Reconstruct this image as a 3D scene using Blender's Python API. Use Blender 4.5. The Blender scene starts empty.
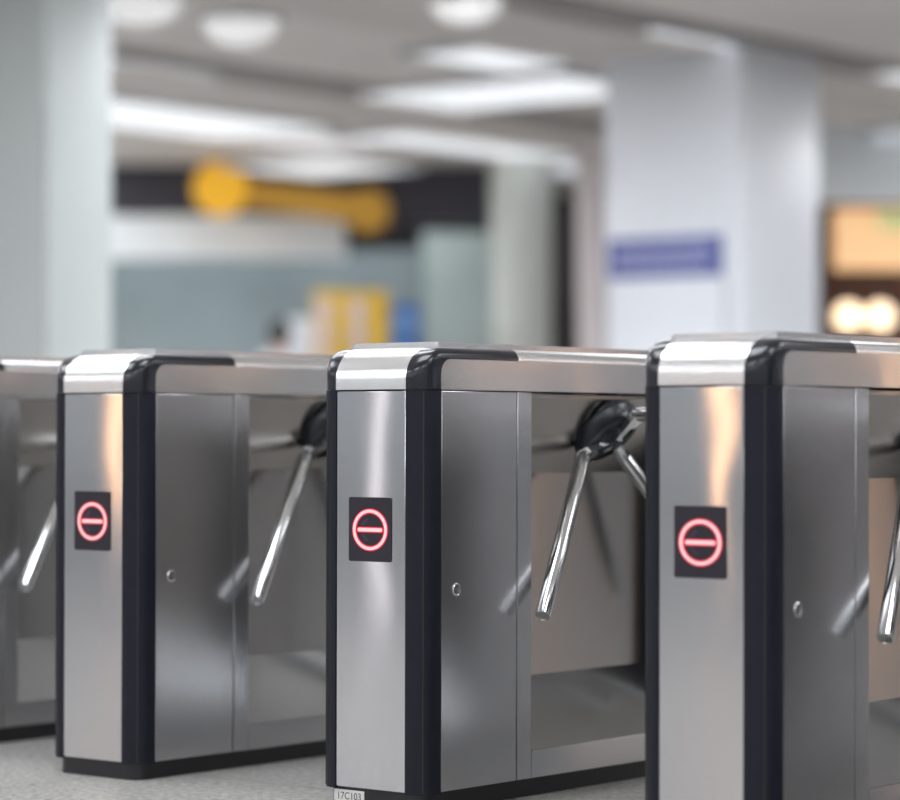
import bpy, bmesh, math, random
from mathutils import Vector, Matrix

random.seed(7)
C = bpy.context.scene.collection
PI = math.pi

# ------------------------------------------------------------------ materials
def new_mat(name):
    m = bpy.data.materials.new(name); m.use_nodes = True
    nt = m.node_tree
    return m, nt, nt.nodes['Principled BSDF']

def plain(name, col, rough=0.5, metal=0.0, var=0.06, scale=6.0, bump=0.0, coat=0.0, spec=0.5):
    m, nt, b = new_mat(name)
    tc = nt.nodes.new('ShaderNodeTexCoord'); no = nt.nodes.new('ShaderNodeTexNoise')
    no.inputs['Scale'].default_value = scale; no.inputs['Detail'].default_value = 4
    nt.links.new(tc.outputs['Object'], no.inputs['Vector'])
    ra = nt.nodes.new('ShaderNodeValToRGB')
    ra.color_ramp.elements[0].position = 0.3; ra.color_ramp.elements[1].position = 0.7
    ra.color_ramp.elements[0].color = [c*(1-var) for c in col]+[1]
    ra.color_ramp.elements[1].color = [min(1, c*(1+var)) for c in col]+[1]
    nt.links.new(no.outputs['Fac'], ra.inputs['Fac'])
    nt.links.new(ra.outputs['Color'], b.inputs['Base Color'])
    b.inputs['Roughness'].default_value = rough; b.inputs['Metallic'].default_value = metal
    b.inputs['Specular IOR Level'].default_value = spec
    b.inputs['Coat Weight'].default_value = coat; b.inputs['Coat Roughness'].default_value = 0.08
    if bump:
        bu = nt.nodes.new('ShaderNodeBump'); bu.inputs['Strength'].default_value = bump; bu.inputs['Distance'].default_value = 0.002
        nt.links.new(no.outputs['Fac'], bu.inputs['Height']); nt.links.new(bu.outputs['Normal'], b.inputs['Normal'])
    return m

def glow(name, col, strength, base=(0.8, 0.8, 0.8)):
    m, nt, b = new_mat(name)
    tc = nt.nodes.new('ShaderNodeTexCoord'); no = nt.nodes.new('ShaderNodeTexNoise')
    no.inputs['Scale'].default_value = 3
    nt.links.new(tc.outputs['Object'], no.inputs['Vector'])
    mr = nt.nodes.new('ShaderNodeMapRange')
    mr.inputs['To Min'].default_value = strength*0.94; mr.inputs['To Max'].default_value = strength*1.06
    nt.links.new(no.outputs['Fac'], mr.inputs['Value']); nt.links.new(mr.outputs['Result'], b.inputs['Emission Strength'])
    b.inputs['Base Color'].default_value = (*base, 1); b.inputs['Roughness'].default_value = 0.5
    b.inputs['Emission Color'].default_value = (*col, 1)
    return m

def steel(name, col, rough, aniso, wav=0.25, wscale=2.2, tint=0.05, brush=0.25):
    """brushed stainless steel: reflections smeared across the brushing, sheet very slightly buckled"""
    m, nt, b = new_mat(name)
    N, Lk = nt.nodes, nt.links
    tc = N.new('ShaderNodeTexCoord')
    info = N.new('ShaderNodeObjectInfo')
    off = N.new('ShaderNodeVectorMath'); off.operation = 'ADD'
    Lk.new(tc.outputs['Object'], off.inputs[0]); 
    sc = N.new('ShaderNodeVectorMath'); sc.operation = 'SCALE'; sc.inputs['Scale'].default_value = 0.37
    Lk.new(info.outputs['Location'], sc.inputs[0]); Lk.new(sc.outputs['Vector'], off.inputs[1])
    n1 = N.new('ShaderNodeTexNoise'); n1.inputs['Scale'].default_value = wscale; n1.inputs['Detail'].default_value = 1
    Lk.new(off.outputs['Vector'], n1.inputs['Vector'])
    bu = N.new('ShaderNodeBump'); bu.inputs['Strength'].default_value = wav; bu.inputs['Distance'].default_value = 0.02
    Lk.new(n1.outputs['Fac'], bu.inputs['Height'])
    mpb = N.new('ShaderNodeMapping'); mpb.inputs['Scale'].default_value = (3, 3, 700)
    Lk.new(tc.outputs['Object'], mpb.inputs['Vector'])
    nb = N.new('ShaderNodeTexNoise'); nb.inputs['Scale'].default_value = 1; nb.inputs['Detail'].default_value = 1
    Lk.new(mpb.outputs['Vector'], nb.inputs['Vector'])
    bb = N.new('ShaderNodeBump'); bb.inputs['Strength'].default_value = brush; bb.inputs['Distance'].default_value = 0.001
    Lk.new(nb.outputs['Fac'], bb.inputs['Height']); Lk.new(bu.outputs['Normal'], bb.inputs['Normal'])
    # brushing: fine streaks running horizontally
    mp = N.new('ShaderNodeMapping'); mp.inputs['Scale'].default_value = (5, 5, 420)
    Lk.new(tc.outputs['Object'], mp.inputs['Vector'])
    n2 = N.new('ShaderNodeTexNoise'); n2.inputs['Scale'].default_value = 1; n2.inputs['Detail'].default_value = 3
    Lk.new(mp.outputs['Vector'], n2.inputs['Vector'])
    n3 = N.new('ShaderNodeTexNoise'); n3.inputs['Scale'].default_value = 5; n3.inputs['Detail'].default_value = 5
    Lk.new(off.outputs['Vector'], n3.inputs['Vector'])
    ra = N.new('ShaderNodeMapRange'); ra.inputs['From Min'].default_value = 0.3; ra.inputs['From Max'].default_value = 0.7
    ra.inputs['To Min'].default_value = rough*0.96; ra.inputs['To Max'].default_value = rough*1.04
    Lk.new(n3.outputs['Fac'], ra.inputs['Value']); Lk.new(ra.outputs['Result'], b.inputs['Roughness'])
    mx = N.new('ShaderNodeMix'); mx.data_type = 'RGBA'
    mx.inputs[6].default_value = (*[c*(1-tint) for c in col], 1); mx.inputs[7].default_value = (*[min(1, c*(1+tint)) for c in col], 1)
    Lk.new(n2.outputs['Fac'], mx.inputs[0]); Lk.new(mx.outputs[2], b.inputs['Base Color'])
    Lk.new((bb if brush > 0 else bu).outputs['Normal'], b.inputs['Normal'])
    b.inputs['Metallic'].default_value = 1.0
    if aniso:
        tg = N.new('ShaderNodeTangent'); tg.direction_type = 'UV_MAP'; tg.uv_map = 'UVMap'
        Lk.new(tg.outputs['Tangent'], b.inputs['Tangent']); b.inputs['Anisotropic'].default_value = aniso
    return m

def granite(name):
    m, nt, b = new_mat(name); N, Lk = nt.nodes, nt.links
    tc = N.new('ShaderNodeTexCoord')
    v = N.new('ShaderNodeTexNoise'); v.inputs['Scale'].default_value = 55; v.inputs['Detail'].default_value = 6; v.inputs['Roughness'].default_value = 0.75
    Lk.new(tc.outputs['Object'], v.inputs['Vector'])
    ra = N.new('ShaderNodeValToRGB'); e = ra.color_ramp.elements
    e[0].position = 0.34; e[0].color = (0.10, 0.10, 0.10, 1); e[1].position = 0.66; e[1].color = (0.62, 0.60, 0.57, 1)
    k = ra.color_ramp.elements.new(0.5); k.color = (0.36, 0.35, 0.335, 1)
    Lk.new(v.outputs['Fac'], ra.inputs['Fac'])
    mp = N.new('ShaderNodeMapping'); mp.inputs['Rotation'].default_value = (0, 0, 0.678)
    Lk.new(tc.outputs['Object'], mp.inputs['Vector'])
    br = N.new('ShaderNodeTexBrick'); br.offset = 0
    br.inputs['Scale'].default_value = 1; br.inputs['Brick Width'].default_value = 0.8; br.inputs['Row Height'].default_value = 0.8
    br.inputs['Mortar Size'].default_value = 0.003; br.inputs['Color1'].default_value = (1, 1, 1, 1)
    br.inputs['Color2'].default_value = (0.93, 0.93, 0.93, 1); br.inputs['Mortar'].default_value = (0.35, 0.34, 0.33, 1)
    Lk.new(mp.outputs['Vector'], br.inputs['Vector'])
    mu = N.new('ShaderNodeMix'); mu.data_type = 'RGBA'; mu.blend_type = 'MULTIPLY'; mu.inputs[0].default_value = 1
    Lk.new(ra.outputs['Color'], mu.inputs[6]); Lk.new(br.outputs['Color'], mu.inputs[7])
    Lk.new(mu.outputs[2], b.inputs['Base Color']); b.inputs['Roughness'].default_value = 0.35
    return m

M = dict(
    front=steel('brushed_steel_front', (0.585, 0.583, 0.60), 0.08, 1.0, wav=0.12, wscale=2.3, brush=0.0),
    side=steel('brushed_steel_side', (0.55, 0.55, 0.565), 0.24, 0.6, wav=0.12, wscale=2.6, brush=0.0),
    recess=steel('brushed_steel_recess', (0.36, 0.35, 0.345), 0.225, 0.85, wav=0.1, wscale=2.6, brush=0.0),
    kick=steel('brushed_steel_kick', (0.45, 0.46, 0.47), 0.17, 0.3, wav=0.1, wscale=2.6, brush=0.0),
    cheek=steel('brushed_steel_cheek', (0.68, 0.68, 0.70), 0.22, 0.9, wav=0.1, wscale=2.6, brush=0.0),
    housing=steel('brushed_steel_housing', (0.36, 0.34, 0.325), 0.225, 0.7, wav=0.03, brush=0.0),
    lid=steel('polished_steel_lid', (0.86, 0.86, 0.87), 0.25, 0.3, wav=0.02, brush=0.0),
    chrome=steel('chrome_tube', (0.82, 0.83, 0.84), 0.09, 0.0, wav=0.0, brush=0.0),
    black=plain('glossy_black_moulding', (0.010, 0.011, 0.017), 0.2, var=0.1, scale=20),
    trim=plain('satin_black_moulding', (0.011, 0.0115, 0.019), 0.38, var=0.1, scale=20, spec=0.22),
    plinth=plain('black_plinth', (0.010, 0.010, 0.012), 0.4),
    hub=plain('black_hub', (0.014, 0.016, 0.022), 0.3),
    gap=plain('dark_gap', (0.02, 0.02, 0.02), 0.7),
    screen=plain('black_display', (0.016, 0.013, 0.022), 0.3),
    led_core=glow('led_core', (1.0, 0.62, 0.64), 1.0, (0.2, 0.1, 0.1)),
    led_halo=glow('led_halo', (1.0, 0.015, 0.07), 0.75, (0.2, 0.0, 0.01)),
    led_off=plain('unlit_led', (0.05, 0.022, 0.05), 0.4),
    paper=plain('white_sticker', (0.75, 0.74, 0.72), 0.6, var=0.03),
    ink=plain('grey_ink', (0.06, 0.06, 0.065), 0.7),
    floor=granite('granite_floor'),
    ceiling=plain('ceiling_panel', (0.74, 0.71, 0.69), 0.8, var=0.04, scale=0.8),
    beam=plain('ceiling_beam', (0.62, 0.59, 0.57), 0.8, var=0.05, scale=0.8),
    gapdark=plain('ceiling_gap', (0.26, 0.24, 0.235), 0.8, scale=0.8),
    wall=plain('wall_paint', (0.62, 0.62, 0.62), 0.7, var=0.04, scale=0.6),
    wallgrey=plain('wall_grey', (0.19, 0.195, 0.21), 0.7, var=0.06, scale=0.6),
    pillar=plain('pillar_cladding', (0.54, 0.58, 0.575), 0.4, var=0.03, scale=0.9),
    pillarw=plain('white_pillar_cladding', (0.86, 0.88, 0.93), 0.35, var=0.02, scale=0.9),
    column=plain('grey_column', (0.70, 0.74, 0.71), 0.5, var=0.05, scale=1.5),
    columnp=plain('pink_column', (0.70, 0.635, 0.645), 0.5, var=0.04, scale=1.5),
    dark=plain('dark_fascia', (0.045, 0.042, 0.058), 0.5, var=0.1, scale=1.0),
    darkb=plain('dark_doorway', (0.075, 0.065, 0.075), 0.6, var=0.1, scale=1.0),
    teal=plain('teal_panel', (0.225, 0.272, 0.284), 0.35, var=0.22, scale=0.55),
    tealp=plain('green_grey_panel', (0.38, 0.45, 0.43), 0.5, var=0.1, scale=1.2),
    offwhite=plain('off_white_panel', (0.80, 0.84, 0.87), 0.5, var=0.05, scale=0.8),
    yellow=plain('yellow_board', (0.80, 0.50, 0.03), 0.5, var=0.08, scale=4),
    pinkw=plain('pale_poster', (0.80, 0.66, 0.66), 0.5, var=0.1, scale=9),
    blue=plain('blue_banner', (0.03, 0.15, 0.52), 0.5, var=0.1, scale=5),
    blue2=plain('pale_blue_mark', (0.25, 0.45, 0.8), 0.5, var=0.1, scale=5),
    signblue=plain('notice_blue', (0.10, 0.115, 0.33), 0.5, var=0.08, scale=3),
    signwhite=plain('notice_lettering', (0.55, 0.58, 0.8), 0.5),
    amber=glow('amber_sign', (1.0, 0.48, 0.02), 0.42, (0.6, 0.35, 0.02)),
    amberdim=glow('amber_sign_strip', (0.9, 0.42, 0.03), 0.10, (0.4, 0.22, 0.02)),
    shop=glow('shop_sign_warm', (1.0, 0.55, 0.24), 0.62, (0.7, 0.5, 0.3)),
    shopg=glow('shop_sign_green', (0.55, 0.62, 0.22), 0.5, (0.5, 0.5, 0.3)),
    brown=plain('shop_interior', (0.10, 0.035, 0.018), 0.6, var=0.15, scale=2),
    bulb=glow('warm_bulb', (1.0, 0.72, 0.42), 2.2),
    added_light=glow('cool_added_panel', (0.93, 0.96, 1.0), 9.0),
    fill_light=glow('cool_fill_panel', (0.93, 0.96, 1.0), 27.0),
    bowl_light=glow('opal_bowl', (0.95, 0.94, 0.96), 0.5),
    far_light=glow('cool_light_panel_far', (0.90, 0.94, 1.0), 0.78),
    metalgrey=plain('fixture_grey', (0.45, 0.45, 0.46), 0.5),
    warm_strip=glow('warm_strip', (1.0, 0.50, 0.20), 3.5),
    white_strip=glow('white_strip', (1.0, 0.92, 0.95), 1.5),
    skin=plain('skin', (0.55, 0.34, 0.25), 0.55),
    hair=plain('black_hair', (0.012, 0.010, 0.010), 0.5),
    shirt=plain('pale_shirt', (0.60, 0.66, 0.74), 0.8),
    trouser=plain('dark_trousers', (0.05, 0.055, 0.07), 0.8),
    shoe=plain('black_shoe', (0.02, 0.02, 0.02), 0.4),
)

# ------------------------------------------------------------------ mesh helpers
def uv_brush(me):
    """UV: u runs up the sheet, v across it (tangent for the brushed metal)"""
    uv = me.uv_layers.new(name='UVMap')
    for p in me.polygons:
        n = p.normal
        for li in p.loop_indices:
            co = me.vertices[me.loops[li].vertex_index].co
            if abs(n.z) > 0.9: uv.data[li].uv = (co.y, co.x)
            elif abs(n.x) > abs(n.y): uv.data[li].uv = (co.z*math.hypot(1, 0), co.y)
            else: uv.data[li].uv = (co.z, co.x)

def obj(name, bm, mat, parent=None, ang=22):
    bmesh.ops.recalc_face_normals(bm, faces=bm.faces[:])
    me = bpy.data.meshes.new(name); bm.to_mesh(me); bm.free()
    for p in me.polygons: p.use_smooth = True
    me.set_sharp_from_angle(angle=math.radians(ang))
    uv_brush(me)
    me.materials.append(mat)
    o = bpy.data.objects.new(name, me); C.objects.link(o)
    if parent: o.parent = parent
    return o

def box(bm, x0, x1, y0, y1, z0, z1, bev=0.0, seg=2):
    r = bmesh.ops.create_cube(bm, size=1)
    vs = r['verts']
    for v in vs:
        v.co = Vector(((x0+x1)/2+v.co.x*(x1-x0), (y0+y1)/2+v.co.y*(y1-y0), (z0+z1)/2+v.co.z*(z1-z0)))
    if bev:
        es = {e for v in vs for e in v.link_edges}
        bmesh.ops.bevel(bm, geom=list(es), offset=bev, segments=seg, affect='EDGES', profile=0.5)

def BX(*a, **k):
    bm = bmesh.new(); box(bm, *a, **k); return bm

def frame_from(d):
    d = Vector(d).normalized()
    a = Vector((0, 0, 1)) if abs(d.z) < 0.9 else Vector((1, 0, 0))
    x = a.cross(d).normalized(); y = d.cross(x)
    return x, y, d

def lathe(bm, origin, axis, prof, seg=48):
    """prof: list of (radius, height along the axis)"""
    x, y, d = frame_from(axis); o = Vector(origin); rings = []
    for r, h in prof:
        if r < 1e-6: rings.append([bm.verts.new(o+d*h)])
        else: rings.append([bm.verts.new(o+d*h+x*(r*math.cos(2*PI*k/seg))+y*(r*math.sin(2*PI*k/seg))) for k in range(seg)])
    for a, b in zip(rings, rings[1:]):
        for k in range(seg):
            k2 = (k+1) % seg
            if len(a) == 1 and len(b) == 1: continue
            if len(a) == 1: bm.faces.new((a[0], b[k2], b[k]))
            elif len(b) == 1: bm.faces.new((a[k], a[k2], b[0]))
            else: bm.faces.new((a[k], a[k2], b[k2], b[k]))

def prism(bm, pts, z0, z1):
    a = [bm.verts.new((x, y, z0)) for x, y in pts]; b = [bm.verts.new((x, y, z1)) for x, y in pts]
    n = len(pts)
    for k in range(n): bm.faces.new((a[k], a[(k+1) % n], b[(k+1) % n], b[k]))
    bm.faces.new(a[::-1]); bm.faces.new(b)

def plate_xz(bm, pts, y0, y1):
    """outline in (x,z), extruded along y"""
    a = [bm.verts.new((x, y0, z)) for x, z in pts]; b = [bm.verts.new((x, y1, z)) for x, z in pts]
    n = len(pts)
    for k in range(n): bm.faces.new((a[k], a[(k+1) % n], b[(k+1) % n], b[k]))
    bm.faces.new(a[::-1]); bm.faces.new(b)

def plate_yz(bm, pts, x0, x1):
    a = [bm.verts.new((x0, y, z)) for y, z in pts]; b = [bm.verts.new((x1, y, z)) for y, z in pts]
    n = len(pts)
    for k in range(n): bm.faces.new((a[k], a[(k+1) % n], b[(k+1) % n], b[k]))
    bm.faces.new(a[::-1]); bm.faces.new(b)

def rrect(x0, x1, y0, y1, r, seg=6, corners=(1, 1, 1, 1)):
    """rounded rectangle outline, corners in order (x0,y0) (x1,y0) (x1,y1) (x0,y1)"""
    out = []
    for (cx, cy, a0, on) in ((x0+r, y0+r, PI, corners[0]), (x1-r, y0+r, 1.5*PI, corners[1]), (x1-r, y1-r, 0, corners[2]), (x0+r, y1-r, .5*PI, corners[3])):
        if on:
            for k in range(seg+1):
                t = a0+k/seg*PI/2; out.append((cx+r*math.cos(t), cy+r*math.sin(t)))
        else:
            t = a0+PI/4; out.append((cx+math.copysign(r, math.cos(t)), cy+math.copysign(r, math.sin(t))))
    return out

def empty(name, loc, rz=0.0):
    o = bpy.data.objects.new(name, None); C.objects.link(o)
    o.location = loc; o.rotation_euler = (0, 0, rz); o.empty_display_size = 0.1
    return o

def tag(o, label, cat, group=None, kind=None):
    o['label'] = label; o['category'] = cat
    if group: o['group'] = group
    if kind: o['kind'] = kind
    return o

def struct(name, bm, mat, loc=None, rz=0.0):
    o = obj(name, bm, mat); o['kind'] = 'structure'
    if loc is not None: o.location = loc; o.rotation_euler = (0, 0, rz)
    return o

def copy_tree(o, parent=None):
    c = o.copy(); C.objects.link(c); c.parent = parent
    for ch in list(o.children): copy_tree(ch, c)
    return c

# ------------------------------------------------------------------ camera (the place is measured in metres from the camera's foot)
F = 2816.9
YAW = 0.6781
CAMZ = 0.8102
cam_d = bpy.data.cameras.new('camera'); cam = bpy.data.objects.new('camera', cam_d); C.objects.link(cam)
cam_d.sensor_width = 36; cam_d.sensor_fit = 'HORIZONTAL'; cam_d.lens = F*36/900
cam.matrix_world = Matrix.Translation((0, 0, CAMZ)) @ Matrix.Rotation(PI/2+0.0113, 4, 'X') @ Matrix.Rotation(0.0018, 4, 'Z')
cam_d.dof.use_dof = True; cam_d.dof.focus_distance = 6.02; cam_d.dof.aperture_fstop = 1.5
cam_d.clip_end = 200
bpy.context.scene.camera = cam

# ------------------------------------------------------------------ one turnstile (x across the face, y back along it, z up)
W, L = 0.301, 1.471
RX, RY = 0.052, 0.058              # black corner mouldings
Z0, ZB, ZL = 0.0, 0.040, 0.900     # floor, bottom of the panels, lid joint
VG, VS = 0.325, 0.378              # door edge, start of the recess
DU, ZH, ZR, ZS = 0.115, 0.716, 0.254, 0.104

def corner_curve(rx, ry, n=12, p=2.35):
    """quarter super-ellipse from (0,ry) on the side to (rx,0) on the face, about centre (RX,RY)"""
    pts = []
    for k in range(n+1):
        t = k/n*PI/2
        c, s = math.cos(t), math.sin(t)
        pts.append((RX-rx*abs(c)**(2/p), RY-ry*abs(s)**(2/p)))
    return pts

def mirror(pts, mx, my):
    q = [(W-x if mx else x, L-y if my else y) for x, y in pts]
    return q[::-1] if mx != my else q

def make_gate():
    root = empty('turnstile', (0, 0, 0))
    # plinth
    bm = bmesh.new(); prism(bm, rrect(0.016, W-0.014, 0.014, L-0.014, 0.035), 0.0, ZB+0.001); obj('plinth', bm, M['plinth'], root)
    # black corner mouldings
    for mx in (0, 1):
        for my in (0, 1):
            pts = corner_curve(RX, RY) + [(RX, 0.012), (0.012, RY)]
            bm = bmesh.new(); prism(bm, mirror(pts, mx, my), ZB-0.003 if my == 0 else ZB, ZL-0.0015); obj('corner_moulding', bm, M['trim'], root, ang=40)
    # face panels
    bm = BX(RX+0.0015, W-RX-0.0015, 0.0015, 0.014, ZB+0.001, ZL-0.0022, bev=0.0015); obj('front_panel', bm, M['front'], root)
    bm = BX(RX+0.0015, W-RX-0.0015, L-0.014, L-0.0015, ZB+0.001, ZL-0.0022, bev=0.0015); obj('rear_panel', bm, M['front'], root)
    # dark liner behind the joints
    obj('inner_casing', BX(0.013, W-0.013, 0.013, VS-0.004, ZB, ZL), M['gap'], root)
    obj('inner_casing', BX(0.013, W-0.013, L-VS+0.004, L-0.013, ZB, ZL), M['gap'], root)
    for sx in (0, 1):
        X = (lambda x: W-x) if sx == 0 else (lambda x: x)      # distance in from the side
        def bx(bm, d0, d1, y0, y1, z0, z1, bev=0.0):
            a, b = sorted((X(d0), X(d1))); box(bm, a, b, y0, y1, z0, z1, bev=bev)
        for my in (0, 1):
            y0, y1 = (RY+0.002, VG-0.0015) if my == 0 else (L-VG+0.0015, L-RY-0.002)
            bm = bmesh.new(); bx(bm, 0.0015, 0.012, y0, y1, ZB+0.001, ZL-0.0022, bev=0.0015)
            door = obj('side_door', bm, M['side'], root)
            yl = 0.1116 if my == 0 else L-0.1116
            sgn = 1 if sx == 0 else -1
            bm = bmesh.new()
            lathe(bm, (X(0.002), yl, 0.4713), (sgn, 0, 0), [(0, 0.0), (0.0145, 0.0), (0.0145, 0.0016), (0.0125, 0.0032), (0.0108, 0.0024), (0.0100, 0.0005), (0.0078, 0.0005), (0.0076, 0.0024), (0.002, 0.0026), (0.0018, 0.0008), (0, 0.0008)], 32)
            lk = obj('door_lock', bm, M['side'], door); lk['label'] = 'small round key lock'
        # frame round the recess: two posts and the bottom rail in one folded sheet
        bm = bmesh.new()
        bx(bm, 0.0015, 0.012, VG+0.0015, VS, ZB+0.001, ZL-0.0022, bev=0.0012)
        bx(bm, 0.0015, 0.012, L-VS, L-VG-0.0015, ZB+0.001, ZL-0.0022, bev=0.0012)
        bx(bm, 0.0015, 0.012, VS+0.001, L-VS-0.001, ZB+0.001, ZS, bev=0.0012)
        obj('side_frame', bm, M['side'], root)
        # recess: sloping housing, back wall, sloping kick panel
        def strip(name, pts, mat):
            bm = bmesh.new()
            a = [bm.verts.new((X(d), VS-0.002, z)) for d, z in pts]; b = [bm.verts.new((X(d), L-VS+0.002, z)) for d, z in pts]
            n = len(pts)
            for k in range(n): bm.faces.new((a[k], a[(k+1) % n], b[(k+1) % n], b[k]))
            bm.faces.new(a[::-1]); bm.faces.new(b)
            return obj(name, bm, mat, root, ang=25)
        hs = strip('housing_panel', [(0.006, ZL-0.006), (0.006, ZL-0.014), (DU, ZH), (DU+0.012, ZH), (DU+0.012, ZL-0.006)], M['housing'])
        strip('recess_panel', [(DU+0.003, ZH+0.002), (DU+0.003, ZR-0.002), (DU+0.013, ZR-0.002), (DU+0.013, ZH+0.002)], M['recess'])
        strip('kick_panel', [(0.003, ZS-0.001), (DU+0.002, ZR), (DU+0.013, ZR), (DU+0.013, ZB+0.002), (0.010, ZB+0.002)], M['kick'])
        # speaker holes near the post, on the housing
        bm = bmesh.new()
        nrm = Vector((ZL-0.014-ZH, 0, -(DU-0.006))).normalized()
        if sx: nrm.x *= -1
        for a in range(6):
            for b in range(5):
                t = 0.38+0.045*b; d = 0.006+(DU-0.006)*t; z = ZL-0.014+(ZH-ZL+0.014)*t
                lathe(bm, Vector((X(d), VS+0.035+0.011*a, z)), nrm, [(0.0026, -0.002), (0.0026, 0.0004), (0, 0.0004)], 8)
        so = obj('speaker_holes', bm, M['recess'], hs)
    # display with the no-entry mark in red light
    bm = bmesh.new(); plate_xz(bm, rrect(0.0905, 0.2095, 0.5306, 0.6690, 0.005), -0.0008, 0.004)
    disp = obj('display', bm, M['screen'], root); disp['label'] = 'black light display with red no-entry sign'
    cx, cz = 0.151, 0.599
    def ring(r0, r1, y0, y1, seg=64):
        bm = bmesh.new(); pr = [(r0, y0), (r1, y0), (r1, y1), (r0, y1), (r0, y0)]
        vs = [[bm.verts.new((cx+r*1.10*math.cos(2*PI*k/seg), y, cz+r*math.sin(2*PI*k/seg))) for r, y in pr[:4]] for k in range(seg)]
        for k in range(seg):
            a, b = vs[k], vs[(k+1) % seg]
            for i in range(4): bm.faces.new((a[i], a[(i+1) % 4], b[(i+1) % 4], b[i]))
        return bm
    h = obj('halo_ring', ring(0.0345, 0.0460, -0.0014, 0.0), M['led_halo'], disp); h['label'] = 'glowing red ring widened for bloom'  # wider red emission imitates bloom round the paler core
    obj('lit_ring_core', ring(0.0372, 0.0435, -0.0020, -0.0010), M['led_core'], disp)
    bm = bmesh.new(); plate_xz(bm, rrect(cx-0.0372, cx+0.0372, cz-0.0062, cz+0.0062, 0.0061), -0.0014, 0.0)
    h = obj('halo_bar', bm, M['led_halo'], disp); h['label'] = 'glowing red bar widened for bloom'  # red margin imitates bloom round the bar core
    bm = bmesh.new(); plate_xz(bm, rrect(cx-0.0345, cx+0.0345, cz-0.0038, cz+0.0038, 0.0037), -0.0020, -0.0010)
    obj('lit_bar_core', bm, M['led_core'], disp)
    bm = bmesh.new()
    for s in (1, -1):
        plate_xz(bm, [(cx-0.027, cz+s*0.009), (cx-0.018, cz+s*0.009), (cx-0.004, cz+s*0.024), (cx-0.013, cz+s*0.024)], -0.0011, 0.0)
    a = obj('unlit_arrow', bm, M['led_off'], disp); a['label'] = 'unlit dark arrow behind the red bar'

    # lid: skin of rings, split by region into steel nose, black corners, steel edges
    def ring_pts(t):
        c, s = 1-math.cos(t*PI/2), math.sin(t*PI/2)
        a, b, e = 0.024*c, 0.078*c, 0.030*c
        zs, zf = 0.967+0.025*s, 0.922+0.070*s
        pts = []
        def q(mx, my):
            out = []
            n = 10
            for k in range(n+1):
                th = k/n*PI/2; p = 2.35
                x = RX-(RX-a)*math.cos(th)**(2/p) if k < n else RX
                y = RY+e-(RY+e-b)*math.sin(th)**(2/p) if k > 0 else RY+e
                w = th/(PI/2); w = w*w*(3-2*w)
                out.append(((W-x) if mx else x, (L-y) if my else y, zs*(1-w)+zf*w))
            return out if mx == my else out[::-1]
        def side(x, ya, yb): return [(x, ya+(yb-ya)*f, zs) for f in ()]
        BRv = 0.328
        pts += [(p, 'k') for p in q(0, 0)]                      # front left corner: side -> face
        pts += [(p, 'k') for p in q(1, 0)]                      # front right: face -> side
        pts += [((W-a, BRv, zs), 's'), ((W-a, L-BRv, zs), 's')]
        pts += [(p, 'k') for p in q(1, 1)]
        pts += [(p, 'k') for p in q(0, 1)]
        pts += [((a, L-BRv, zs), 's'), ((a, BRv, zs), 's')]
        return pts
    levels = [[(Vector((x, y, ZL+0.001)), k) for (x, y, z), k in ring_pts(0)]]
    for i in range(11): levels.append([(Vector(p), k) for p, k in ring_pts(i/10)])
    n = len(levels[0])
    def region(k):
        # index of the segment k -> k+1 in the ring
        if k == 10: return 'nose'
        if k == 22: return 'edge_r'
        if k == 34+1-0 and False: return ''
        mid = (levels[1][k][0]+levels[1][(k+1) % n][0])/2
        if abs(mid.x-W/2) < 0.06 and mid.y < 0.1: return 'nose'
        if abs(mid.x-W/2) < 0.06 and mid.y > L-0.1: return 'tail'
        if 0.33 < mid.y < L-0.33: return 'edge_r' if mid.x > W/2 else 'edge_l'
        return ('r' if mid.x > W/2 else 'l')+('f' if mid.y < L/2 else 'b')
    groups = {}
    for k in range(n): groups.setdefault(region(k), []).append(k)
    names = {'nose': ('lid_nose', M['lid']), 'tail': ('lid_nose', M['lid']), 'edge_r': ('lid_edge', M['lid']), 'edge_l': ('lid_edge', M['lid'])}
    for reg, ks in groups.items():
        bm = bmesh.new(); cache = {}
        def V(i, k):
            k %= n
            if (i, k) not in cache: cache[(i, k)] = bm.verts.new(levels[i][k][0])
            return cache[(i, k)]
        for k in ks:
            for i in range(len(levels)-1):
                bm.faces.new((V(i, k), V(i, k+1), V(i+1, k+1), V(i+1, k)))
        nm, mt = names.get(reg, ('lid_corner', M['black']))
        obj(nm, bm, mt, root, ang=60)
    # raised top along the lid
    bm = bmesh.new(); prism(bm, rrect(0.024, W-0.024, 0.072, L-0.072, 0.02), 0.972, 0.998)
    prism(bm, rrect(0.026, W-0.026, 0.074, L-0.074, 0.018), 0.998, 1.0015)
    prism(bm, rrect(0.031, W-0.031, 0.080, L-0.080, 0.013), 1.0015, 1.004)
    obj('lid_top', bm, M['lid'], root)
    # steel cheek of the lid on both sides
    for sx in (0, 1):
        bm = bmesh.new()
        x0, x1 = (W-0.004, W+0.0012) if sx == 0 else (-0.0012, 0.004)
        plate_yz(bm, rrect(RY-0.003, L-RY+0.003, ZL+0.0004, 0.9665, 0.032, seg=8, corners=(0, 0, 1, 1)), x0, x1)
        obj('lid_cheek', bm, M['cheek'], root)
    # tripod barrier
    Cc = Vector((W-0.024, 0.7220, 0.789))
    A = Vector((1, 0, -1)).normalized(); R3 = Vector((1, 0, 1)).normalized(); Vv = Vector((0, 1, 0))
    bm = bmesh.new()
    lathe(bm, Cc-A*0.036, A, [(0, -0.05), (0.080, -0.05), (0.080, -0.010), (0.089, -0.008), (0.091, 0.0), (0.089, 0.006), (0.083, 0.020), (0.073, 0.028), (0.040, 0.028), (0.034, 0.036), (0.020, 0.044), (0, 0.045)], 56)
    hub = obj('tripod_hub', bm, M['hub'], root, ang=30); hub['label'] = 'round black hub of the barrier'
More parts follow.
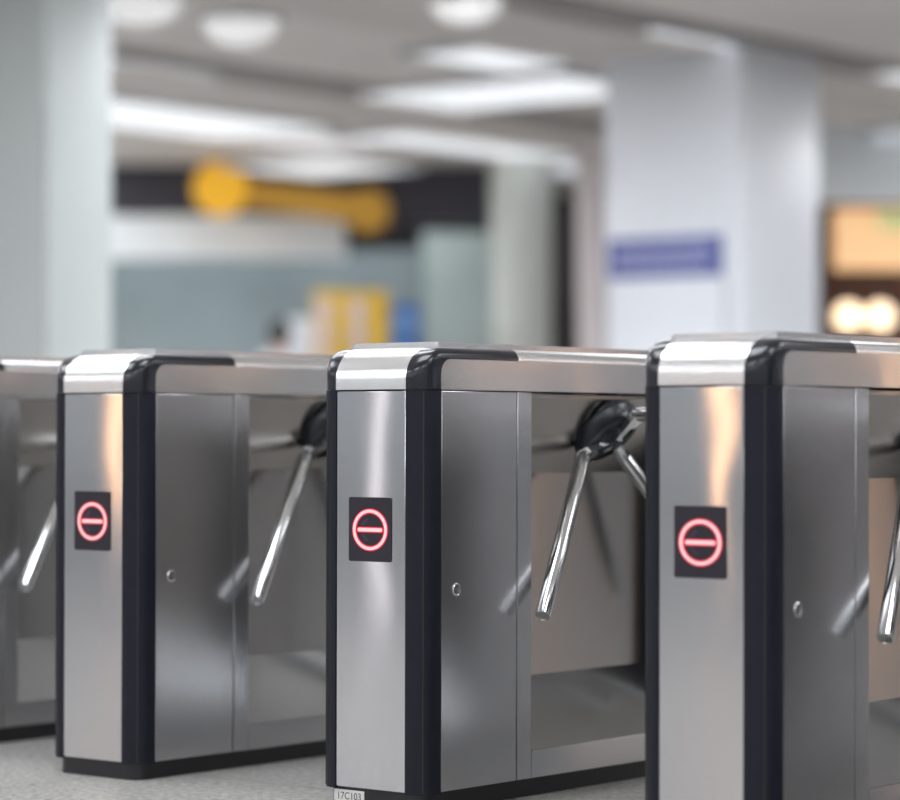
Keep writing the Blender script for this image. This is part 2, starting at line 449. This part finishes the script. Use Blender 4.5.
    bm = bmesh.new()
    lathe(bm, Cc+A*0.006, A, [(0.016, -0.01), (0.016, 0.006), (0.012, 0.010), (0, 0.010)], 24)
    obj('hub_cap', bm, M['hub'], hub)
    for R in (-0.5*R3-0.866*Vv, -0.5*R3+0.866*Vv, R3):
        D = (math.cos(math.radians(46.6))*A+math.sin(math.radians(46.6))*R).normalized()
        B = Cc+R*0.090+A*0.002
        bm = bmesh.new()
        lathe(bm, B, D, [(0, -0.012), (0.0135, -0.010), (0.0175, 0.0), (0.0175, 0.469), (0.0165, 0.472), (0.0150, 0.4725), (0.0148, 0.4715), (0, 0.4715)], 32)
        arm = obj('barrier_arm', bm, M['chrome'], root); arm['label'] = 'chrome tube barrier arm'
        # tapered bracket from the hub centre out to the bend
        T = A.cross(R).normalized()
        bm = bmesh.new()
        secs = [(0.014, 0.011, 0.011), (0.050, 0.0135, 0.014), (0.084, 0.0175, 0.018), (0.097, 0.0155, 0.015)]
        rows = []
        for d, hw, hh in secs:
            o = Cc+R*d+A*0.003
            rows.append([bm.verts.new(o+T*(hw*sx*cx2)+A*(hh*sy*cy2)) for sx, sy, cx2, cy2 in
                         ((-1, -1, 1, .5), (-1, 1, 1, .5), (-1, 1, .5, 1), (1, 1, .5, 1), (1, 1, 1, .5), (1, -1, 1, .5), (1, -1, .5, 1), (-1, -1, .5, 1))])
        for a, b in zip(rows, rows[1:]):
            for k in range(8): bm.faces.new((a[k], a[(k+1) % 8], b[(k+1) % 8], b[k]))
        bm.faces.new(rows[0][::-1]); bm.faces.new(rows[-1])
        obj('arm_bracket', bm, M['chrome'], arm)
        bm = bmesh.new(); lathe(bm, Cc+R*0.036+A*0.004, A, [(0.0055, -0.002), (0.0055, 0.006), (0.004, 0.008), (0, 0.008)], 16)
        obj('bolt', bm, M['chrome'], arm)
    return root

def at_gate(o): 
    return (o[0]-0.026*math.cos(YAW), o[1]+0.026*math.sin(YAW), 0)
GATES = [((-0.2683, 6.1440), 'middle steel tripod turnstile with a white number sticker on its black plinth'),
         ((-1.5743, 7.2295), 'steel turnstile cut by the left photo edge, its lit display out of view'),
         ((-0.9353, 6.6898), 'steel tripod turnstile with lit display standing in front of the pale grey pillar'),
         ((0.3831, 5.4763), 'nearest, largest steel turnstile cut by the right photo edge, below the blue notice'),
         ((1.0613, 4.9290), 'steel turnstile past the right photo edge, mirrored in the side of the nearest one')]
gate = make_gate()
for i, (o, lab) in enumerate(GATES):
    g = gate if i == 0 else copy_tree(gate)
    g.location = at_gate(o); g.rotation_euler = (0, 0, -YAW)
    tag(g, lab, 'turnstile', 'row of tripod turnstiles')
# the sticker on the middle one
bm = BX(0.038, 0.124, 0.0128, 0.0145, 0.005, 0.033); st = obj('number_sticker', bm, M['paper'], gate); st['label'] = 'white sticker with a grey number'
cu = bpy.data.curves.new('number_text', 'FONT'); cu.body = '17C103'; cu.size = 0.022; cu.align_x = 'CENTER'; cu.extrude = 0.0002
to = bpy.data.objects.new('number_text', cu); C.objects.link(to)
dg = bpy.context.evaluated_depsgraph_get(); tm = bpy.data.meshes.new_from_object(to.evaluated_get(dg))
bpy.data.objects.remove(to); tm.name = 'sticker_number'
tm.transform(Matrix.Translation((0.081, 0.0127, 0.0125)) @ Matrix.Rotation(PI/2, 4, 'X')); tm.materials.clear(); tm.materials.append(M['ink'])
no = bpy.data.objects.new('sticker_number', tm); C.objects.link(no); no.parent = st

# ------------------------------------------------------------------ the hall
CEIL = 3.2
XL, XR, YN, YF = -13.0, 13.0, -12.0, 31.0
struct('floor', BX(XL-25, XR, YN-25, YF, -0.2, 0.0), M['floor'])
struct('ceiling', BX(XL, XR, YN, YF, CEIL, CEIL+0.2), M['ceiling'])
struct('wall_right', BX(XR, XR+0.2, YN, YF, 0, CEIL), M['wallgrey'])
struct('wall_back', BX(XL, XR, YF, YF+0.2, 0, CEIL), M['wallgrey'])

def px(x, y, Z):           # point seen at (x, y) of the photograph at depth Z
    return Vector(((x-450)/F*Z, Z, CAMZ+(432-y)/F*Z))

def grid(s, t):            # the hall's own axes: s along the faces of the gates, t along the passages
    return Vector((s*math.cos(YAW)+t*math.sin(YAW), -s*math.sin(YAW)+t*math.cos(YAW), 0))

# dark slots and downstand beams in the ceiling, running with the passages
for k, s in enumerate((-13.4, -10.0, -6.6, -3.2)):
    p = grid(s, 14)
    struct('ceiling_beam', BX(-0.55, 0.55, -6, 9, CEIL-0.07, CEIL), M['beam'], (p.x, p.y, 0), -YAW)
    struct('ceiling_slot', BX(0.56, 0.86, -6, 9, CEIL-0.03, CEIL), M['gapdark'], (p.x, p.y, 0), -YAW)

# pillars
def pillar(name, corner, wl, wr, mat, top=CEIL, rz=-YAW):
    bm = bmesh.new(); box(bm, -wl, 0, 0, wr, 0, top, bev=0.03, seg=3)
    return struct(name, bm, mat, (corner[0], corner[1], 0), rz)
pl = pillar('pillar_left', (px(45, 400, 13).x, 13.0), 1.05, 0.44, M['pillar'])
pw = pillar('pillar_right', (px(742, 400, 17).x, 17.0), 1.03, 0.90, M['pillarw'])
# joint lines of the cladding
struct('trim_1', BX(-0.012, 0.004, -0.004, 0.012, 0, 2.3), M['metalgrey'], (px(45, 400, 13).x, 13.0, 0), -YAW)

# far bulkhead, fascia and panels
def slab(name, x0, x1, y0, y1, Z, mat, depth=0.3):
    a, b = px(x0, y1, Z), px(x1, y0, Z)
    return struct(name, BX(a.x, b.x, Z, Z+depth, max(0, a.z), min(CEIL, b.z)), mat)
slab('trim_2', -60, 505, 100, 222, 25.25, M['dark'])
slab('trim_3', -60, 345, 216, 258, 24.9, M['offwhite'])
slab('wall_teal', -60, 424, 250, 600, 27.2, M['teal'])
slab('wall_panel', 422, 494, 232, 600, 27.2, M['tealp'])
slab('wall_dark', 380, 620, 150, 600, 28.5, M['darkb'])
def column(name, x0, x1, Z, mat):
    a, b = px(x0, 0, Z), px(x1, 0, Z); r = (b.x-a.x)/2
    bm = bmesh.new(); lathe(bm, (0, 0, 0), (0, 0, 1), [(0, 0), (r*1.0, 0), (r, CEIL*0.5), (r*1.12, CEIL), (0, CEIL)], 40)
    return struct(name, bm, mat, ((a.x+b.x)/2, Z, 0))
column('column_middle', 492, 551, 24.3, M['column'])
column('column_pink', 578, 640, 23.0, M['columnp'])
# right-hand shop
slab('wall_shop', 826, 1250, 60, 600, 24.0, M['brown'])
slab('trim_4', 800, 1250, 118, 200, 22.0, M['offwhite'])

# ------------------------------------------------------------------ lamps
def round_lamp(p, r, lab, mat=None, group='round ceiling lamps'):
    e = empty('ceiling_light', (p.x, p.y, CEIL)); tag(e, lab, 'ceiling light', group)
    bm = bmesh.new(); lathe(bm, (0, 0, 0), (0, 0, -1), [(r, 0), (r*1.14, 0), (r*1.14, 0.02), (r*1.04, 0.035), (r, 0.02)], 36); obj('frame', bm, M['metalgrey'], e)
    bm = bmesh.new(); lathe(bm, (0, 0, 0), (0, 0, -1), [(r, 0.0), (r, 0.03), (r*0.93, 0.09), (r*0.7, 0.14), (r*0.35, 0.165), (0, 0.17)], 36); obj('diffuser', bm, mat or M['bowl_light'], e)
    return e
LAMPS = []
def panel_lamp(p, ln, wd, lab, mat=None, group='ceiling light panels', rz=-YAW, drop=0.0):
    c, sn = math.cos(rz), math.sin(rz)
    for fx in (-0.5, -0.25, 0, 0.25, 0.5) if drop == 0 else ():
        for fy in (-0.5, 0, 0.5):
            qx, qy = p.x+c*fx*(ln+.1)-sn*fy*(wd+.1), p.y+sn*fx*(ln+.1)+c*fy*(wd+.1)
            for (ox, oy, oc, os, ol, ow) in LAMPS:
                dx, dy = qx-ox, qy-oy
                if abs(dx*oc+dy*os) < ol/2+.08 and abs(-dx*os+dy*oc) < ow/2+.08: return None
    LAMPS.append((p.x, p.y, c, sn, ln, wd))
    e = empty('light_panel', (p.x, p.y, CEIL-drop), rz); tag(e, lab, 'light panel', group)
    bm = bmesh.new()
    for s in (-1, 1):
        box(bm, -ln/2-0.03, ln/2+0.03, s*wd/2-0.015+s*0.015, s*wd/2+0.015+s*0.015, -0.05, 0)
        box(bm, s*ln/2-0.015+s*0.015, s*ln/2+0.015+s*0.015, -wd/2, wd/2, -0.05, 0)
    obj('frame', bm, M['metalgrey'], e)
    bm = BX(-ln/2, ln/2, -wd/2, wd/2, -0.04, 0, bev=0.008); obj('diffuser', bm, mat or M['far_light'], e)
    return e
def onceil(x, y):
    Z = F*(CEIL-CAMZ)/(432-y); return px(x, y, Z)
round_lamp(onceil(240, 16), 0.22, 'round white ceiling lamp above and left of the yellow round sign')
round_lamp(onceil(140, -6), 0.22, 'round white ceiling lamp at the top of the pale left pillar')
round_lamp(onceil(465, -8), 0.20, 'small round white ceiling lamp at the top middle of the photo')
for (x, y, ln, wd, lab) in (
    (575, 44, 1.9, 1.0, 'long white ceiling light panel left of the white pillar top, nearest row'),
    (505, 88, 1.9, 1.2, 'long white ceiling light panel, second row, left of the white pillar'),
    (485, 140, 1.1, 2.4, 'white ceiling light panel above the grey round column'),
    (605, 166, 0.9, 1.8, 'white ceiling light panel between the round column and the white pillar'),
    (140, 112, 1.3, 3.0, 'white ceiling light panel beside the pale left pillar'),
    (120, 66, 0.9, 1.0, 'small white ceiling light panel near the top of the pale left pillar'),
    (872, 78, 1.7, 1.0, 'white ceiling light panel right of the white pillar, nearer one'),
    (880, 140, 1.7, 2.0, 'white ceiling light panel right of the white pillar, farther one')):
    panel_lamp(onceil(x, y), ln, wd, lab)

hp = px(322, 172, 23.4); hp.z = 0
lp = panel_lamp(hp, 1.15, 1.1, 'suspended white light panel right of the yellow round sign', drop=0.16)
bm = bmesh.new()
for sx in (-0.5, 0.5): lathe(bm, (sx, 0, 0), (0, 0, 1), [(0, 0), (0.01, 0), (0.01, 0.16), (0, 0.16)], 10)
obj('hanger', bm, M['metalgrey'], lp)
round_lamp(Vector((2.72, 9.2, 0)), 0.28, 'added round white ceiling lamp over the passage right of the turnstiles, outside the photo')  # unseen lamp added for a highlight on a kick panel
panel_lamp(Vector((1.75, 10.55, 0)), 2.2, 0.7, 'added cool white ceiling light panel behind the right pair of turnstiles, above the photo', M['added_light'])  # unseen panel added to light the lid edges
panel_lamp(Vector((-1.1, 8.3, 0)), 2.8, 0.6, 'added cool white ceiling light panel right above the row of turnstiles, above the photo', M['added_light'])  # unseen panel added for the bright band on the lid noses
for (x, y) in ((-3.4, 26.35), (-1.8, 26.35), (-0.3, 26.35)):  # concealed panels added to brighten the teal wall
    panel_lamp(Vector((x, y, 0)), 1.2, 0.5, 'added cool white light panel hidden behind the dark fascia, washing the teal wall', M['added_light'], 'added light panels behind the dark fascia', rz=0)
for (x, y) in ((5.3, 13.6), (7.4, 12.9)):  # unseen panels added to whiten the lid edges
    panel_lamp(Vector((x, y, 0)), 1.7, 0.8, 'added cool white ceiling light panel beyond the turnstiles on the right, outside the photo', M['added_light'], 'added light panels on the right')
for (x, y) in ((0.1, 14.2), (1.9, 14.2), (1.2, 13.1), (3.7, 14.2)):  # unseen fill panels added to light the white pillar
    panel_lamp(Vector((x, y, 0)), 1.5, 0.6, 'added cool white fill panel in front of the white pillar, above the photo', M['fill_light'], 'added fill panels at mid hall', rz=0)
for x in (-8.2, -6.4, -4.6, 5.4, 7.2):  # unseen fill panels added to brighten the far hall
    for y in (17.2, 19.2, 21.5, 24.0):
        panel_lamp(Vector((x, y, 0)), 1.5, 0.8, 'added cool white fill panel at the far side of the hall outside the photo', M['fill_light'], 'added fill panels at the sides')
# unseen fill panels added over the gates and behind the camera
for s in (-10.8, -7.5, -4.2, -0.9, 2.4, 5.7):
    for t in (-6.5, -3.0, 0.5, 4.0, 7.5, 11.0, 14.5):
        p = grid(s, t)
        if not (XL+1 < p.x < XR-1 and YN+1 < p.y < 12.6): continue
        if -0.2 < p.x < 6.9 and 7.6 < p.y < 11.8: continue
        panel_lamp(p, 1.8, 1.1, 'added cool white ceiling light panel above the turnstile hall outside the photo', M['added_light'], 'added light panels over the gates')

# ------------------------------------------------------------------ far things
# yellow round sign with its lit strip
p = px(220, 189, 24.3)
e = empty('hanging_sign', (p.x, p.y, p.z)); tag(e, 'amber lit hanging sign with a yellow disc at each end, under dark fascia', 'sign')
e['label'] = 'amber lit hanging sign with round yellow ends in front of the dark fascia'
q = px(368, 211, 24.3)-p
bm = bmesh.new(); lathe(bm, (0, 0.08, 0), (0, -1, 0), [(0, 0), (0.235, 0), (0.235, 0.12), (0.22, 0.14), (0, 0.14)], 40); obj('round_face', bm, M['amber'], e)
bm = bmesh.new(); lathe(bm, (q.x, 0.08, q.z), (0, -1, 0), [(0, 0), (0.19, 0), (0.19, 0.12), (0.18, 0.14), (0, 0.14)], 40); obj('round_face', bm, M['amberdim'], e)
bm = bmesh.new()
prism(bm, [(0.18, -0.02), (q.x-0.1, -0.02), (q.x-0.1, 0.1), (0.18, 0.1)], -0.12, 0.12)
for v in bm.verts: v.co.z += q.z*(v.co.x/q.x)
obj('lit_strip', bm, M['amberdim'], e)
bm = bmesh.new()
for x, z in ((0.0, 0.22), (q.x, q.z+0.18)):
    lathe(bm, (x, 0.02, z), (0, 0, 1), [(0, 0), (0.012, 0), (0.012, CEIL-p.z-z), (0, CEIL-p.z-z)], 10)
obj('hanger', bm, M['dark'], e)

# blue notice on the white pillar's left face
c0 = Vector((px(742, 400, 17).x, 17.0, 0))
zc = px(0, 257, 17.3).z
e = empty('notice_board', (c0.x, c0.y, 0), -YAW); tag(e, 'white notice board with a blue lettered band fixed to the white pillar', 'notice board')
bm = BX(-0.99, -0.09, -0.035, -0.002, 0.02, zc+0.17, bev=0.004); obj('board', bm, M['pillarw'], e)
bm = BX(-0.965, -0.115, -0.045, -0.030, zc-0.125, zc+0.125, bev=0.003); bd = obj('blue_band', bm, M['signblue'], e)
bm = bmesh.new(); random.seed(3)
for z, x1 in ((zc+0.03, -0.2), (zc-0.065, -0.25)):
    x = -0.90
    while x < x1:
        w = random.uniform(0.03, 0.055); box(bm, x, x+w, -0.048, -0.044, z, z+0.035); x += w+0.018
obj('lettering', bm, M['signwhite'], bd)
bm = bmesh.new()
for x in (-0.985, -0.105): box(bm, x, x+0.012, -0.042, -0.03, 0.02, zc-0.14)
obj('edge_strip', bm, M['metalgrey'], e)

# yellow poster board, white board and blue banner behind the gates
def board(name, x0, x1, ytop, Z, mat, lab, cat, deep=0.25):
    a, b = px(x0, 0, Z), px(x1, ytop, Z)
    e = empty(name, ((a.x+b.x)/2, Z, 0)); tag(e, lab, cat)
    w = b.x-a.x
    obj('body', BX(-w/2, w/2, 0, deep, 0.05, b.z, bev=0.01), mat, e)
    obj('base', BX(-w/2-0.02, w/2+0.02, -0.04, deep+0.04, 0, 0.05, bev=0.006), M['dark'], e)
    return e, w, b.z
e, w, h = board('vending_machine', 313, 387, 291, 23.0, M['yellow'], 'yellow machine with pale poster columns seen above the far gate', 'vending machine', 0.6)
for xx in (-0.215, 0.06):
    for k in range(4):
        z1 = h-0.08-k*0.2
        obj('pale_label', BX(xx-0.07, xx+0.07, -0.012, 0.004, z1-0.165, z1, bev=0.003), M['pinkw'], e)
e, w, h = board('white_board', 288, 312, 318, 22.6, M['offwhite'], 'narrow white board standing left of the yellow machine', 'board', 0.08)
obj('panel', BX(-w/2+0.015, w/2-0.015, -0.008, 0.004, 0.4, h-0.03, bev=0.003), M['pillarw'], e)
e, w, h = board('banner_stand', 391, 419, 305, 24.2, M['blue'], 'narrow blue banner standing right of the yellow machine', 'banner', 0.06)
for z in (h-0.16, h-0.42):
    bm = bmesh.new(); lathe(bm, (0, 0.002, z), (0, -1, 0), [(0, 0), (0.085, 0), (0.085, 0.008), (0, 0.008)], 28); obj('round_mark', bm, M['blue2'], e)

# the shop at the right: lit sign and two warm lamps
a, b = px(836, 268, 22.6), px(960, 208, 22.6)
e = empty('shop_sign', (a.x, 22.6, a.z)); tag(e, 'long peach lit shop sign with greenish end right of the white pillar', 'shop sign')
w, h = b.x-a.x, b.z-a.z
obj('lit_face', BX(0, w, 0, 0.2, 0, h, bev=0.01), M['shop'], e)
obj('green_face', BX(0.33, w-0.02, -0.012, 0.01, h*0.62, h-0.02, bev=0.004), M['shopg'], e)
obj('bracket', BX(0.05, w-0.05, 0.2, 1.41, h*0.6, h*0.8), M['brown'], e)
for k, (x, lab) in enumerate(((848, 'warm globe lamp below the peach sign, the one nearer the white pillar'), (880, 'warm globe lamp below the peach sign, right of the other globe'))):
    p = px(x, 316, 22.8)
    e = empty('globe_lamp', (p.x, p.y, p.z)); tag(e, lab, 'lamp', 'globe lamps in the shop')
    bm = bmesh.new(); lathe(bm, (0, 0, 0), (0, 0, 1), [(0.112*math.sin(t*PI/12), -0.112*math.cos(t*PI/12)) for t in range(13)], 24); obj('globe', bm, M['bulb'], e)
    bm = bmesh.new(); lathe(bm, (0, 0, 0.12), (0, 0, 1), [(0, 0), (0.03, 0), (0.03, 0.05), (0.008, 0.06), (0.008, a.z-p.z-0.13), (0, a.z-p.z-0.13)], 12); obj('cord', bm, M['dark'], e)

# unseen lit columns added to put coloured streaks in the brushed steel
for (loc, wd, mt, zb, lab) in (((-6.75, 5.99, 0), 0.045, 'warm_strip', 0.5, 'slim warm lit column added for steel streaks, left of the turnstiles, the farther of two'),
                           ((-5.45, 3.43, 0), 0.045, 'warm_strip', 0.5, 'slim warm lit column added for steel streaks, left of the turnstiles, the nearer of two'),
                           ((-6.06, 4.94, 0), 0.035, 'white_strip', 0.06, 'slim white lit column added for steel streaks, left of the turnstiles'),
                           ((6.15, 7.72, 0), 0.09, 'warm_strip', 0.06, 'slim warm lit column added for steel streaks, right of the turnstiles')):
    d = Vector((0, 6, 0))-Vector(loc)
    e = empty('streak_column', loc, math.atan2(d.y, d.x)-PI/2); tag(e, lab, 'advertising column', 'lit columns added for streaks outside the photo')
    obj('casing', BX(-wd/2-0.03, wd/2+0.03, -0.1, 0.1, 0, 2.6, bev=0.01), M['metalgrey'], e)
    obj('lit_face', BX(-wd/2, wd/2, 0.095, 0.112, zb, 2.5, bev=0.004), M[mt], e)

# ------------------------------------------------------------------ the person walking beyond the gates
def person(loc, rz):
    e = empty('person', loc, rz); tag(e, 'person with short black hair and pale shirt standing beyond the gates', 'person')
    def skin_mesh(name, chains, mat, root_i=0, parent=e, sub=2):
        me = bpy.data.meshes.new(name); vs, es, rs = [], [], []
        idx = {}
        for ch in chains:
            prev = None
            for key, co, r in ch:
                if key not in idx: idx[key] = len(vs); vs.append(co); rs.append(r)
                if prev is not None: es.append((prev, idx[key]))
                prev = idx[key]
        me.from_pydata(vs, es, [])
        o = bpy.data.objects.new(name, me); C.objects.link(o)
        sk = o.modifiers.new('skin', 'SKIN'); sk.use_smooth_shade = True
        for i, r in enumerate(rs): me.skin_vertices[0].data[i].radius = (r if isinstance(r, tuple) else (r, r))
        me.skin_vertices[0].data[root_i].use_root = True
        ss = o.modifiers.new('sub', 'SUBSURF'); ss.levels = ss.render_levels = sub
        dg = bpy.context.evaluated_depsgraph_get(); me2 = bpy.data.meshes.new_from_object(o.evaluated_get(dg))
        bpy.data.objects.remove(o)
        for p in me2.polygons: p.use_smooth = True
        me2.name = name; me2.materials.clear(); me2.materials.append(mat)
        o2 = bpy.data.objects.new(name, me2); C.objects.link(o2); o2.parent = parent
        return o2

    body = [[('pel', (0, 0, .92), (.15, .10)), ('wai', (0, 0, 1.05), (.13, .09)), ('che', (0, 0, 1.24), (.15, .10)), ('neb', (0, .0, 1.40), (.07, .06)), ('nec', (0, -.01, 1.45), .05), ('chi', (0, -.02, 1.51), (.062, .07)), ('hed', (0, -.015, 1.58), (.075, .088)), ('top', (0, 0, 1.645), (.05, .06))]]
    for s, n in ((-1, 'l'), (1, 'r')):
        body.append([('neb', None, None), ('sh'+n, (s*.17, 0, 1.36), .055), ('el'+n, (s*.23, .02, 1.09), .042), ('wr'+n, (s*.24, -.06, .86), .029), ('hd'+n, (s*.24, -.08, .78), (.035, .02))])
        for fi in range(5):
            fx = s*.24+(fi-2)*.014
            if fi == 0: fx = s*.24-s*.03
            body.append([('hd'+n, None, None), (f'f{fi}{n}', (fx, -.10, .72 if fi else .755), .009), (f'g{fi}{n}', (fx, -.10+.012, .68 if fi else .735), .008)])
        body.append([('pel', None, None), ('hi'+n, (s*.09, 0, .86), .085), ('kn'+n, (s*.10, -.01, .48), .058), ('an'+n, (s*.10, .02, .09), .036), ('to'+n, (s*.11, -.13, .035), (.035, .025))])
    bd = skin_mesh('body', body, M['skin'])
    cl = [[('hem', (0, 0, .86), (.17, .125)), ('wai', (0, 0, 1.02), (.160, .115)), ('che', (0, 0, 1.24), (.168, .118)), ('neb', (0, 0, 1.375), (.10, .08))]]
    for s, n in ((-1, 'l'), (1, 'r')):
        cl.append([('neb', None, None), ('sh'+n, (s*.17, 0, 1.355), .070), ('el'+n, (s*.215, .01, 1.16), .058)])
    skin_mesh('shirt', cl, M['shirt'])
    tr = [[('pel', (0, 0, .93), (.162, .115))]]
    for s, n in ((-1, 'l'), (1, 'r')):
        tr.append([('pel', None, None), ('hi'+n, (s*.092, 0, .84), .098), ('kn'+n, (s*.10, -.01, .48), .074), ('an'+n, (s*.10, .02, .11), .062)])
    skin_mesh('trousers', tr, M['trouser'])
    bm = bmesh.new()
    bmesh.ops.create_uvsphere(bm, u_segments=24, v_segments=16, radius=0.107)
    for v in bm.verts:
        v.co = Vector((v.co.x*0.86, v.co.y*1.02+0.012, v.co.z*1.0+1.585))
    bmesh.ops.delete(bm, geom=[v for v in bm.verts if v.co.y < -0.035 and v.co.z < 1.62], context='VERTS')
    obj('hair', bm, M['hair'], e)
    for s in (-1, 1):
        bm = bmesh.new(); bmesh.ops.create_uvsphere(bm, u_segments=12, v_segments=8, radius=0.011)
        for v in bm.verts: v.co += Vector((s*.031, -.098, 1.575))
        obj('eye', bm, M['hair'], e)
        bm = bmesh.new(); bmesh.ops.create_uvsphere(bm, u_segments=12, v_segments=8, radius=0.028)
        for v in bm.verts: v.co = Vector((v.co.x*.4+s*.085, v.co.y*.6-.01, v.co.z+1.565))
        obj('ear', bm, M['skin'], e)
        bm = bmesh.new(); box(bm, s*.105-.045, s*.105+.045, -.17, .075, 0, .085, bev=.03, seg=3); obj('shoe', bm, M['shoe'], e)
    bm = bmesh.new(); lathe(bm, (0, -.085, 1.55), (0, -1, -.3), [(.016, 0), (.013, .015), (.006, .032), (0, .034)], 12); obj('nose', bm, M['skin'], e)
    bm = bmesh.new(); box(bm, -.024, .024, -.099, -.085, 1.513, 1.522, bev=.003); obj('mouth', bm, M['brown'], e)
    return e
pp = px(280, 400, 22.0)
person((pp.x, pp.y, 0), 2.95)

# ------------------------------------------------------------------ ambient and colour
w = bpy.data.worlds.new('world'); bpy.context.scene.world = w; w.use_nodes = True
w.node_tree.nodes['Background'].inputs[0].default_value = (0.8, 0.85, 0.9, 1)
w.node_tree.nodes['Background'].inputs[1].default_value = 0.6
sc = bpy.context.scene
sc.cycles.sample_clamp_indirect = 2.5
sc.cycles.blur_glossy = 0.6
sc.view_settings.view_transform = 'Standard'
sc.view_settings.look = 'None'
sc.view_settings.exposure = 0.0
